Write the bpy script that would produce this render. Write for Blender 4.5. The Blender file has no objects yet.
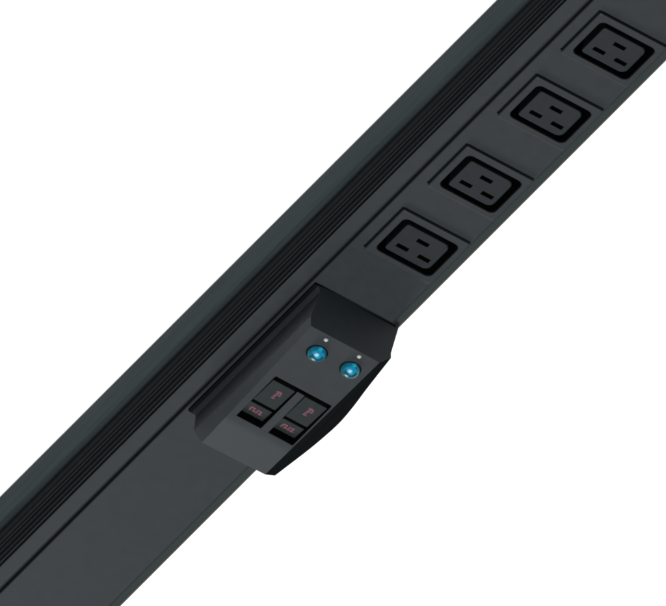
import bpy, bmesh, math, random
from mathutils import Vector, Matrix

random.seed(4)
S = bpy.context.scene
COL = S.collection
K = 0.000476          # metres per design unit (about half a millimetre)
H = 83.3              # height of the unit's front face above the table, in design units


def W(u, v, w):
    """design axes (along the bar, across its face, out of its face) -> world metres"""
    return Vector((u * K, -v * K, (w + H) * K))


# ------------------------------------------------------------------ camera
px, qx, nx = 0.780, 0.9395, 0.7132
right = Vector((px * .70711, -qx * .88295, -nx * .12187)).normalized()
up = Vector((px * .70711, qx * .46947, -nx * .99255))
up = (up - right * up.dot(right)).normalized()
back = right.cross(up)
cam = bpy.data.cameras.new("camera")
cam.type = 'ORTHO'
cam.ortho_scale = 666 * K
cam.clip_start = 0.01
cam.clip_end = 50
cam_o = bpy.data.objects.new("camera", cam)
COL.objects.link(cam_o)
m = Matrix((right, up, back)).transposed().to_4x4()
m.translation = W(-14.7, 54.0, 0) + back * 1.5
cam_o.matrix_world = m
S.camera = cam_o

# ------------------------------------------------------------------ light
wd = bpy.data.worlds.new("World")
S.world = wd
wd.use_nodes = True
wd.node_tree.nodes["Background"].inputs[0].default_value = (0.93, 0.97, 1, 1)
wd.node_tree.nodes["Background"].inputs[1].default_value = 0.16


def area(name, loc, target, size, power, color=(1, 1, 1)):
    l = bpy.data.lights.new(name, 'AREA')
    l.shape = 'SQUARE'
    l.size = size
    l.energy = power
    l.color = color
    o = bpy.data.objects.new(name, l)
    COL.objects.link(o)
    o.location = loc
    o.rotation_euler = (Vector(target) - Vector(loc)).to_track_quat('-Z', 'Y').to_euler()
    return o


area("added_low_light", (-1.35, -0.30, 0.62), (0, 0, 0.03), .5, 7)  # added lamp, brightens the sloping end of the lid
area("overhead_softbox", (-0.02, 0.0, 1.9), (0, 0, 0), 1.1, 50)

S.view_settings.view_transform = 'Standard'
S.view_settings.look = 'None'
S.view_settings.exposure = 0
S.view_settings.gamma = 1
S.cycles.filter_width = 2.2


# ------------------------------------------------------------------ materials
def mat(name, col, rough=.5, spec=.3, mottle=.08, mscale=160, bump=.0, bscale=2600, streak=False, coat=0):
    m = bpy.data.materials.new(name)
    m.use_nodes = True
    nt = m.node_tree
    N, L = nt.nodes, nt.links
    b = N["Principled BSDF"]
    b.inputs["Roughness"].default_value = rough
    b.inputs["Specular IOR Level"].default_value = spec
    b.inputs["Coat Weight"].default_value = coat
    tc = N.new("ShaderNodeTexCoord")
    mp = N.new("ShaderNodeMapping")
    if streak:
        mp.inputs["Scale"].default_value = (.03, 1, 1)
    L.new(tc.outputs["Object"], mp.inputs[0])
    n = N.new("ShaderNodeTexNoise")
    n.inputs["Scale"].default_value = mscale
    n.inputs["Detail"].default_value = 4
    L.new(mp.outputs[0], n.inputs["Vector"])
    r = N.new("ShaderNodeMapRange")
    r.inputs["From Min"].default_value = .3
    r.inputs["From Max"].default_value = .7
    r.inputs["To Min"].default_value = 1 - mottle
    r.inputs["To Max"].default_value = 1 + mottle
    L.new(n.outputs["Fac"], r.inputs[0])
    mx = N.new("ShaderNodeMix")
    mx.data_type = 'RGBA'
    mx.blend_type = 'MULTIPLY'
    mx.inputs[0].default_value = 1
    mx.inputs[6].default_value = (*col, 1)
    L.new(r.outputs[0], mx.inputs[7])
    L.new(mx.outputs[2], b.inputs["Base Color"])
    r2 = N.new("ShaderNodeMapRange")
    r2.inputs["To Min"].default_value = rough - .06
    r2.inputs["To Max"].default_value = rough + .06
    L.new(n.outputs["Fac"], r2.inputs[0])
    L.new(r2.outputs[0], b.inputs["Roughness"])
    if bump:
        n2 = N.new("ShaderNodeTexNoise")
        n2.inputs["Scale"].default_value = bscale
        n2.inputs["Detail"].default_value = 2
        L.new(tc.outputs["Object"], n2.inputs["Vector"])
        bp = N.new("ShaderNodeBump")
        bp.inputs["Strength"].default_value = bump
        bp.inputs["Distance"].default_value = .0001
        L.new(n2.outputs["Fac"], bp.inputs["Height"])
        L.new(bp.outputs[0], b.inputs["Normal"])
    return m


M_face = mat("grey_powder_coat", (.0160, .0198, .0224), .5, .15, .07, 150, .4)
M_edge = mat("green_grey_anodised", (.026, .036, .037), .45, .25, .16, 700, .1, streak=True)
M_trim = mat("green_grey_edge", (.0100, .0155, .0149), .5, .2, .08, 260, .1, streak=True)
M_rib = mat("shade_dark_rib", (.0048, .0072, .0082), .65, .06, .10, 260, 0, streak=True)  # shade of the recessed, ribbed side is put into this dark colour
M_box = mat("charcoal_moulding", (.0182, .0218, .0244), .5, .15, .07, 140, .3)
M_black = mat("black_plastic_and_shade", (.005, .0058, .006), .7, .0, .1, 300)  # black parts; also stands in for shade in recesses and slots
M_cheek = mat("shade_dark_cheek", (.0050, .0060, .0064), .7, .0, .15, 500, 0, streak=True)  # darkened because this cheek turns away from the light
M_core = mat("socket_plastic", (.0105, .0130, .0147), .55, .12, .10, 300, .4)
M_rocker = mat("rocker_plastic", (.0105, .0140, .0146), .55, .1, .15, 400, .2)
M_white = mat("white_sheet", (.92, .92, .92), .9, .0, .0)


# blue indicator lens: clear coloured plastic, faceted
M_blue = mat("blue_lens", (.03, .48, .60), .2, .5, .1, 500)
M_blue.node_tree.nodes["Principled BSDF"].inputs["Transmission Weight"].default_value = .92
M_blue.node_tree.nodes["Principled BSDF"].inputs["IOR"].default_value = 1.45
M_lamp = mat("lit_blue_lamp", (.02, .2, .35), .5)
M_lamp.node_tree.nodes["Principled BSDF"].inputs["Emission Color"].default_value = (.0, .33, .52, 1)
M_lamp.node_tree.nodes["Principled BSDF"].inputs["Emission Strength"].default_value = .7
M_led = mat("pale_lens", (.36, .385, .37), .25, .5, .1, 500)
M_mark = mat("worn_pink_print", (.0105, .0140, .0146), .55, .1, .15, 400)


def worn_print(m, ink):
    nt = m.node_tree
    b = nt.nodes["Principled BSDF"]
    base = b.inputs["Base Color"].links[0].from_socket
    tc = nt.nodes.new("ShaderNodeTexCoord")
    n = nt.nodes.new("ShaderNodeTexNoise")
    n.inputs["Scale"].default_value = 1100
    n.inputs["Detail"].default_value = 4
    r = nt.nodes.new("ShaderNodeMapRange")
    r.inputs["From Min"].default_value = .12
    r.inputs["From Max"].default_value = .80
    mx = nt.nodes.new("ShaderNodeMix")
    mx.data_type = 'RGBA'
    nt.links.new(tc.outputs["Object"], n.inputs["Vector"])
    nt.links.new(n.outputs["Fac"], r.inputs[0])
    nt.links.new(r.outputs[0], mx.inputs[0])
    nt.links.new(base, mx.inputs[6])
    mx.inputs[7].default_value = (*ink, 1)
    nt.links.new(mx.outputs[2], b.inputs["Base Color"])


worn_print(M_mark, (.17, .060, .085))

# ------------------------------------------------------------------ helpers
ORG = {}


def thing(name, label, cat, org):
    o = bpy.data.objects.new(name, None)
    o.empty_display_size = .02
    COL.objects.link(o)
    o.location = W(*org)
    ORG[o] = Vector(org)
    o["label"] = label
    o["category"] = cat
    return o


def obj(name, bm, mats, parent, org, label=None, smooth=None):
    """bm holds design-unit coordinates (u, v, w); org is the part's origin in the same units"""
    org = Vector(org)
    bmesh.ops.remove_doubles(bm, verts=bm.verts, dist=.001)
    for v in bm.verts:
        d = v.co - org
        v.co = Vector((d.x * K, -d.y * K, d.z * K))
    bm.normal_update()
    bmesh.ops.recalc_face_normals(bm, faces=bm.faces)
    me = bpy.data.meshes.new(name)
    bm.to_mesh(me)
    bm.free()
    for mm in (mats if isinstance(mats, (list, tuple)) else [mats]):
        me.materials.append(mm)
    o = bpy.data.objects.new(name, me)
    COL.objects.link(o)
    if parent:
        d = org - ORG[parent]
        o.parent = parent
        o.location = Vector((d.x * K, -d.y * K, d.z * K))
    else:
        o.location = W(*org)
    ORG[o] = org
    if label:
        o["label"] = label
    if smooth:
        me.shade_smooth()
    return o


def world_matrix(o):
    mtx = Matrix.Translation(o.location)
    while o.parent:
        o = o.parent
        mtx = Matrix.Translation(o.location) @ mtx
    return mtx


def cut(o, boxes):
    """subtract boxes (u0,u1,v0,v1,w0,w1) from the mesh object o, one after the other"""
    for b in boxes:
        cut_one(o, b)


def cut_one(o, b):
    bm = bmesh.new()
    box(bm, *b)
    org = ORG[o]
    for v in bm.verts:
        d = v.co - org
        v.co = Vector((d.x * K, -d.y * K, d.z * K)) * 1
    bm.normal_update()
    bmesh.ops.recalc_face_normals(bm, faces=bm.faces)
    me = bpy.data.meshes.new("cutter")
    bm.to_mesh(me)
    bm.free()
    for s in o.data.materials:
        me.materials.append(s)
    # work at a large scale: the exact solver dislikes millimetres
    big = Matrix.Scale(1000, 4)
    small = Matrix.Scale(.001, 4)
    a = bpy.data.objects.new("cut_a", o.data.copy())
    c = bpy.data.objects.new("cut_c", me)
    a.data.transform(big)
    c.data.transform(big)
    COL.objects.link(a)
    COL.objects.link(c)
    md = a.modifiers.new("b", 'BOOLEAN')
    md.operation = 'DIFFERENCE'
    md.solver = 'EXACT'
    md.object = c
    dg = bpy.context.evaluated_depsgraph_get()
    dg.update()
    new = bpy.data.meshes.new_from_object(a.evaluated_get(dg))
    new.transform(small)
    new.name = o.name
    old = o.data
    o.data = new
    for x in (a, c):
        d = x.data
        bpy.data.objects.remove(x)
        bpy.data.meshes.remove(d)
    bpy.data.meshes.remove(old)


def bevel(o, width, seg=2, ang=30):
    md = o.modifiers.new("edge_rounding", 'BEVEL')
    md.width = width * K
    md.segments = seg
    md.limit_method = 'ANGLE'
    md.angle_limit = math.radians(ang)
    md.use_clamp_overlap = True
    return o


def box(bm, u0, u1, v0, v1, w0, w1, mi=0):
    vs = [bm.verts.new((u, v, w)) for u in (u0, u1) for v in (v0, v1) for w in (w0, w1)]
    fs = []
    for q in ((0, 1, 3, 2), (4, 6, 7, 5), (0, 4, 5, 1), (2, 3, 7, 6), (0, 2, 6, 4), (1, 5, 7, 3)):
        f = bm.faces.new([vs[i] for i in q])
        f.material_index = mi
        fs.append(f)
    return fs


def extrude(bm, prof, u0, u1, mi=None):
    """profile of (v, w) swept along u; mi gives one material index per profile edge"""
    a = [bm.verts.new((u0, v, w)) for v, w in prof]
    b = [bm.verts.new((u1, v, w)) for v, w in prof]
    n = len(prof)
    for i in range(n):
        f = bm.faces.new((a[i], a[(i + 1) % n], b[(i + 1) % n], b[i]))
        if mi:
            f.material_index = mi.get(i, 0)
    bm.faces.new(a)
    bm.faces.new(b[::-1])


def rrect(u0, u1, v0, v1, w, r, n=4):
    pts = []
    rs = r if isinstance(r, (list, tuple)) else [r] * 4
    for (cu, cv, a0, rr) in ((u1 - rs[0], v1 - rs[0], 0, rs[0]), (u0 + rs[1], v1 - rs[1], 90, rs[1]),
                             (u0 + rs[2], v0 + rs[2], 180, rs[2]), (u1 - rs[3], v0 + rs[3], 270, rs[3])):
        for k in range(n + 1):
            a = math.radians(a0 + 90 * k / n)
            pts.append((cu + rr * math.cos(a), cv + rr * math.sin(a), w))
    return pts


def loops(bm, rings, cap_first=False, cap_last=True, mi=None):
    R = [[bm.verts.new(p) for p in r] for r in rings]
    n = len(R[0])
    for j in range(len(R) - 1):
        for i in range(n):
            f = bm.faces.new((R[j][i], R[j][(i + 1) % n], R[j + 1][(i + 1) % n], R[j + 1][i]))
            if mi:
                f.material_index = mi[j]
    if cap_last:
        f = bm.faces.new(R[-1])
        if mi:
            f.material_index = mi[-1]
    if cap_first:
        bm.faces.new(R[0][::-1])


# ------------------------------------------------------------------ the surface it lies on
bm = bmesh.new()
bmesh.ops.create_grid(bm, x_segments=2, y_segments=2, size=3.0)
me = bpy.data.meshes.new("white_table")
bm.to_mesh(me)
bm.free()
me.materials.append(M_white)
tb = bpy.data.objects.new("white_table", me)
COL.objects.link(tb)
tb["kind"] = "structure"
tb["label"] = "plain white surface under the dark power strip"

# ------------------------------------------------------------------ the power strip
U0, U1 = -1000, 1000
root = thing("power_strip", "long charcoal rack power strip with four outlets and a control box, lying on plain white",
             "power strip", (0, 58, -H))

prof = [(-14, -83.3), (-15, -82), (-15, -81), (-3.6, -65.4), (0.3, -62.9), (2.0, -63.6), (8, -63.6), (8, -1.6), (0.8, -1.6),
        (0, -.9), (.3, -.25), (1.0, 0), (15.6, 0), (16.9, -1.0), (16.9, -6), (20.6, -6), (20.6, -1), (21.4, 0),
        (115.6, 0), (117.4, -.5), (127, -5.8), (128.8, -7.4), (130.8, -11), (131.2, -14), (131.2, -80), (129, -83.3)]
mi = {i: 1 for i in range(2, 5)}
bm = bmesh.new()
extrude(bm, prof, U0, U1, mi)
mi.update({18: 2, 19: 2, 20: 2})
bm.free()
bm = bmesh.new()
extrude(bm, prof, U0, U1, mi)
housing = obj("housing", bm, [M_face, M_edge, M_trim], root, (0, 58, -H))

OFF = (0, 115, 241.5, 356.5)
cut(housing, [(78 + d, 138 + d, 40, 110, -34, 12) for d in OFF])
cut(housing, [(72 + d, 143.5 + d, 32.6, 36, -1.9, 9) for d in OFF])

# ribbed strip let into the long side
rp = [(9, -62.6), (2.8, -62.6), (2.6, -60), (2.6, -51.2), (3.6, -50.6), (3.6, -49), (2.4, -48.4), (2.4, -42.4), (4.2, -41.8), (4.2, -39.6), (2.0, -39)]
for c in (-32, -22.7, -13.4):
    rp += [(2.0, c - 2.9), (6.6, c - 2.3), (6.6, c + 2.3), (.6, c + 2.6)]
rp += [(.7, -6.4), (6.2, -5.6), (6.2, -2.2), (9, -2.2)]
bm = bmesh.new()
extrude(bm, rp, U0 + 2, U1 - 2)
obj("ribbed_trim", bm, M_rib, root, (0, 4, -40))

# end plates closing the profile (outside the picture)
for ue, ud in ((U0, -1), (U1, 1)):
    bm = bmesh.new()
    e = [(-15.5, -83), (-15.5, -80.5), (-.8, -61.5), (-.8, -.2), (.4, .8), (116.6, .8), (128, -5.2), (132, -12), (132, -83)]
    extrude(bm, e, ue + ud * .3, ue + ud * 6)
    bevel(obj("end_plate", bm, M_black, root, (ue, 58, -40)), .8)

# ------------------------------------------------------------------ outlets
for d in OFF:
    bm = bmesh.new()
    t = 4.2
    o_ = (71 + d, 144 + d, 34.3, 115.2)
    c_ = (80 + d, 135 + d, 42.2, 107.6)

    def ring(r, w, g, rad):
        return rrect(r[0] - g, r[1] + g, r[2] - g, r[3] + g, w, rad)
    loops(bm, [ring(o_, -2, 0, 2), ring(o_, t - 1.6, 0, 2), ring(o_, t - .45, -.5, 2), ring(o_, t, -1.7, 2),
               ring(c_, t, .9, 6.6), ring(c_, t - .8, 0, 6), ring(c_, -29, 0, 6)],
          mi=[0, 0, 0, 0, 1, 1, 1])  # cavity walls coloured black to deepen the shade in the ring
    outlet = obj("outlet", bm, [M_face, M_black], root, (107.5 + d, 75, 0))
    bm = bmesh.new()
    k_ = (85 + d, 128 + d, 49.6, 101.6)
    rr = [7, 7, 3, 3]
    loops(bm, [ring(k_, -28, 0, rr), ring(k_, 1.8, 0, rr), ring(k_, 2.6, -.4, rr), ring(k_, 2.8, -1.2, rr)], cap_first=True)
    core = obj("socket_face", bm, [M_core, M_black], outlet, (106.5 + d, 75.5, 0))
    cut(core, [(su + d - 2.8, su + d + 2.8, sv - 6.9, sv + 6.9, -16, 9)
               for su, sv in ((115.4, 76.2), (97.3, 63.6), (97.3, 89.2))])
    # the shadow down the pin slots is put into black walls
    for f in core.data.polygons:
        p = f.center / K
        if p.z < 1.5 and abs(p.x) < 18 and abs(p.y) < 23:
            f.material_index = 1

# ------------------------------------------------------------------ control box
WP = 48.0
ST = [(0, 749.3, 637.0), (.25, 755.7, 637.5), (.42, 760.7, 638.5), (.545, 762.7, 640), (.67, 761, 642),
      (.785, 757.9, 643.5), (1, 750.9, 644.5)]


def lerp(a, b, f):
    return a + (b - a) * f


def smooth_st(f, i):
    for a, b in zip(ST, ST[1:]):
        if a[0] <= f <= b[0]:
            k = ST.index(a)
            p0, p3 = ST[max(k - 1, 0)], ST[min(k + 2, len(ST) - 1)]
            t, h = (f - a[0]) / (b[0] - a[0]), b[0] - a[0]
            m0 = (b[i] - p0[i]) / (b[0] - p0[0]) * h
            m1 = (p3[i] - a[i]) / (p3[0] - a[0]) * h
            return ((2 * t ** 3 - 3 * t ** 2 + 1) * a[i] + (t ** 3 - 2 * t ** 2 + t) * m0
                    + (3 * t ** 2 - 2 * t ** 3) * b[i] + (t ** 3 - t ** 2) * m1)


bm = bmesh.new()
rings = []
NST = 40
for j in range(NST + 1):
    f = j / NST
    drop = 0 if f < .76 else (f - .76) / .24 * 8.0     # the lower end of the lid slopes away a little
    wp = WP - drop
    vl = (lerp(637, 644.5, f) - 567.4 - .621 * wp) / 1.2706
    c_in = 742.3 - 2.5 * f
    vr = (c_in - 567.4 - .621 * wp) / 1.2706
    dc = smooth_st(f, 1) - c_in
    dv = 3 + dc * 1.12
    dw = (1.2706 * dv - dc) / .621
    pr = [(27, 2.6), (30.8, 8.5), (28.2, 38 - .5 * drop), (vl, wp), (vr, wp), (vr + dv, wp - dw),
          (vr + dv - 1.5, wp - dw - 5), (124.6, -3.5), (60, -1.0)]
    ring_ = []
    for q, (v, w) in enumerate(pr):
        a = lerp(0, -13, max(w, 0) / WP)
        b = lerp(-230, (-217, -217, -220, -226, -224, -234.5, -232, -217, -217)[q], max(w, 0) / WP)
        ring_.append((lerp(a, b, f), v, w))
    rings.append(ring_)
loops(bm, rings, cap_first=True)
bm.faces.ensure_lookup_table()
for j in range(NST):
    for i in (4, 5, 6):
        bm.faces[j * 9 + i].material_index = 2      # far cheek's shade, put into a darker colour
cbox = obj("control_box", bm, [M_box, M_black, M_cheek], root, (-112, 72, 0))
cut(cbox, [(-166, -96, 43.0, 72.5, 28, 60), (-166, -96, 81.5, 111, 28, 60), (-99.5, -94.5, 43.5, 110.5, 38, 60)])
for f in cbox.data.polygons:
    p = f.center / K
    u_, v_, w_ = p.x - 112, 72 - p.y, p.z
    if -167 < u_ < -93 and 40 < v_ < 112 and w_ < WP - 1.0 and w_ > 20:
        f.material_index = 1  # rocker recess walls blackened, carrying the shadow inside
cbox.data.shade_smooth()
cbox.data.set_sharp_from_angle(angle=math.radians(20))
bevel(cbox, .9, 2, 25)

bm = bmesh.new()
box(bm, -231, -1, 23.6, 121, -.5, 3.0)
obj("foot_shadow_strip", bm, M_black, cbox, (-112, 72, 0))  # added black strip standing for the shadow line under the box

# rocker breakers
for vc, lab in ((57.7, None), (96.2, None)):
    bm = bmesh.new()
    a, b = vc - 13.2, vc + 13.2
    for top in ([(-101, 47.6), (-138, 45.4), (-139, 31), (-101, 31)],
                [(-143, 44.4), (-161.5, 42.4), (-162, 31), (-143, 31)]):
        A = [bm.verts.new((u, a, w)) for u, w in top]
        B = [bm.verts.new((u, b, w)) for u, w in top]
        n = len(top)
        for i in range(n):
            bm.faces.new((A[i], A[(i + 1) % n], B[(i + 1) % n], B[i]))
        bm.faces.new(A)
        bm.faces.new(B[::-1])
    box(bm, -162.5, -100.3, a - .6, b + .6, 27, 32)      # the carrier both keys tilt on
    rk = obj("rocker_switch", bm, [M_rocker], cbox, (-126, vc, 40))
    bevel(rk, .5, 2, 25)

# worn pink legends printed on the rockers: short strokes lying on each half
def stroke(bm, u, v, w, lu, lv, ang):
    pts = []
    for k in range(12):
        t = 2 * math.pi * k / 12
        r = 1 + random.uniform(-.18, .18)
        x, y = lu * r * math.cos(t), lv * r * math.sin(t)
        c, s = math.cos(ang), math.sin(ang)
        pts.append((u + x * c - y * s, v + x * s + y * c))
    lo = [bm.verts.new((a, b, top_w(a) - .2)) for a, b in pts]
    hi = [bm.verts.new((a, b, top_w(a) + w)) for a, b in pts]
    for i in range(12):
        bm.faces.new((lo[i], lo[(i + 1) % 12], hi[(i + 1) % 12], hi[i]))
    bm.faces.new(hi)
    bm.faces.new(lo[::-1])


def top_w(u):
    return lerp(47.6, 45.4, (-101 - u) / 37) if u > -141 else lerp(44.4, 42.4, (-143 - u) / 18.5)


for vc in (57.7, 96.2):
    bm = bmesh.new()
    marks = [(-119, .6, 5.4, 1.5, .12), (-112.6, 1.8, 1.6, 3.6, .1), (-115.6, 4.4, 2.6, 1.3, .1), (-123.6, 1.0, 1.1, 2.6, 0)]
    marks += [(-152, q, 3.8, 1.2, random.uniform(-.2, .2)) for q in (-7, -3.2, .8, 4.6)]
    marks += [(-149.2, -5.0, 1.0, 2.6, .1), (-153.6, -1.2, 1.0, 2.6, 0), (-149.4, 2.8, 1.0, 2.4, .1), (-154, 4.4, 1.0, 2.8, 0)]
    for k, (u, v, lu, lv, ang) in enumerate(marks):
        stroke(bm, u, vc + v, .10 + .03 * k, lu, lv, ang)
    obj("printed_legend", bm, M_mark, cbox, (-130, vc, 45))


# lens = faceted dome in a thin collar
def dome(bm, u, v, w, r, h, n, rows, mi=0):
    R = []
    for j in range(rows):
        t = math.pi / 2 * j / rows
        R.append([(u + r * math.cos(t) * math.cos(2 * math.pi * i / n), v + r * math.cos(t) * math.sin(2 * math.pi * i / n),
                   w + h * math.sin(t)) for i in range(n)])
    loops(bm, R, mi=[mi] * rows)


def disc_ring(u, v, prof_, n=32):
    return [[(u + r * math.cos(2 * math.pi * i / n), v + r * math.sin(2 * math.pi * i / n), WP + w) for i in range(n)]
            for r, w in prof_]


for u, v in ((-41, 57.2), (-39.3, 96.2)):
    # thin seat, the small lamp standing in it, and the clear faceted lens over both
    bm = bmesh.new()
    loops(bm, disc_ring(u, v, ((11.2, -.5), (11.2, .5), (10.8, .9), (10.3, .9), (10.2, .4), (10.2, .15))))
    obj("lens_seat", bm, M_black, cbox, (u, v, WP))
    bm = bmesh.new()
    dome(bm, u + 1, v + .5, WP + .9, 4.2, 5.2, 6, 2)
    obj("lamp", bm, M_lamp, cbox, (u, v, WP))
    bm = bmesh.new()
    R_ = disc_ring(u, v, [(9.9, .45), (9.9, 1.4)] + [(9.9 * math.cos(t), 1.4 + 7.2 * math.sin(t))
                                                     for t in (.2, .45, .7, .95, 1.2, 1.4)], 28)
    loops(bm, R_, cap_first=True)
    obj("indicator_lens", bm, M_blue, cbox, (u, v, WP), smooth=True)
for u, v in ((-20, 54.1), (-19, 93.4)):
    bm = bmesh.new()
    dome(bm, u, v, WP - .4, 2.4, 2.0, 16, 5)
    obj("status_light", bm, M_led, cbox, (u, v, WP), smooth=True)
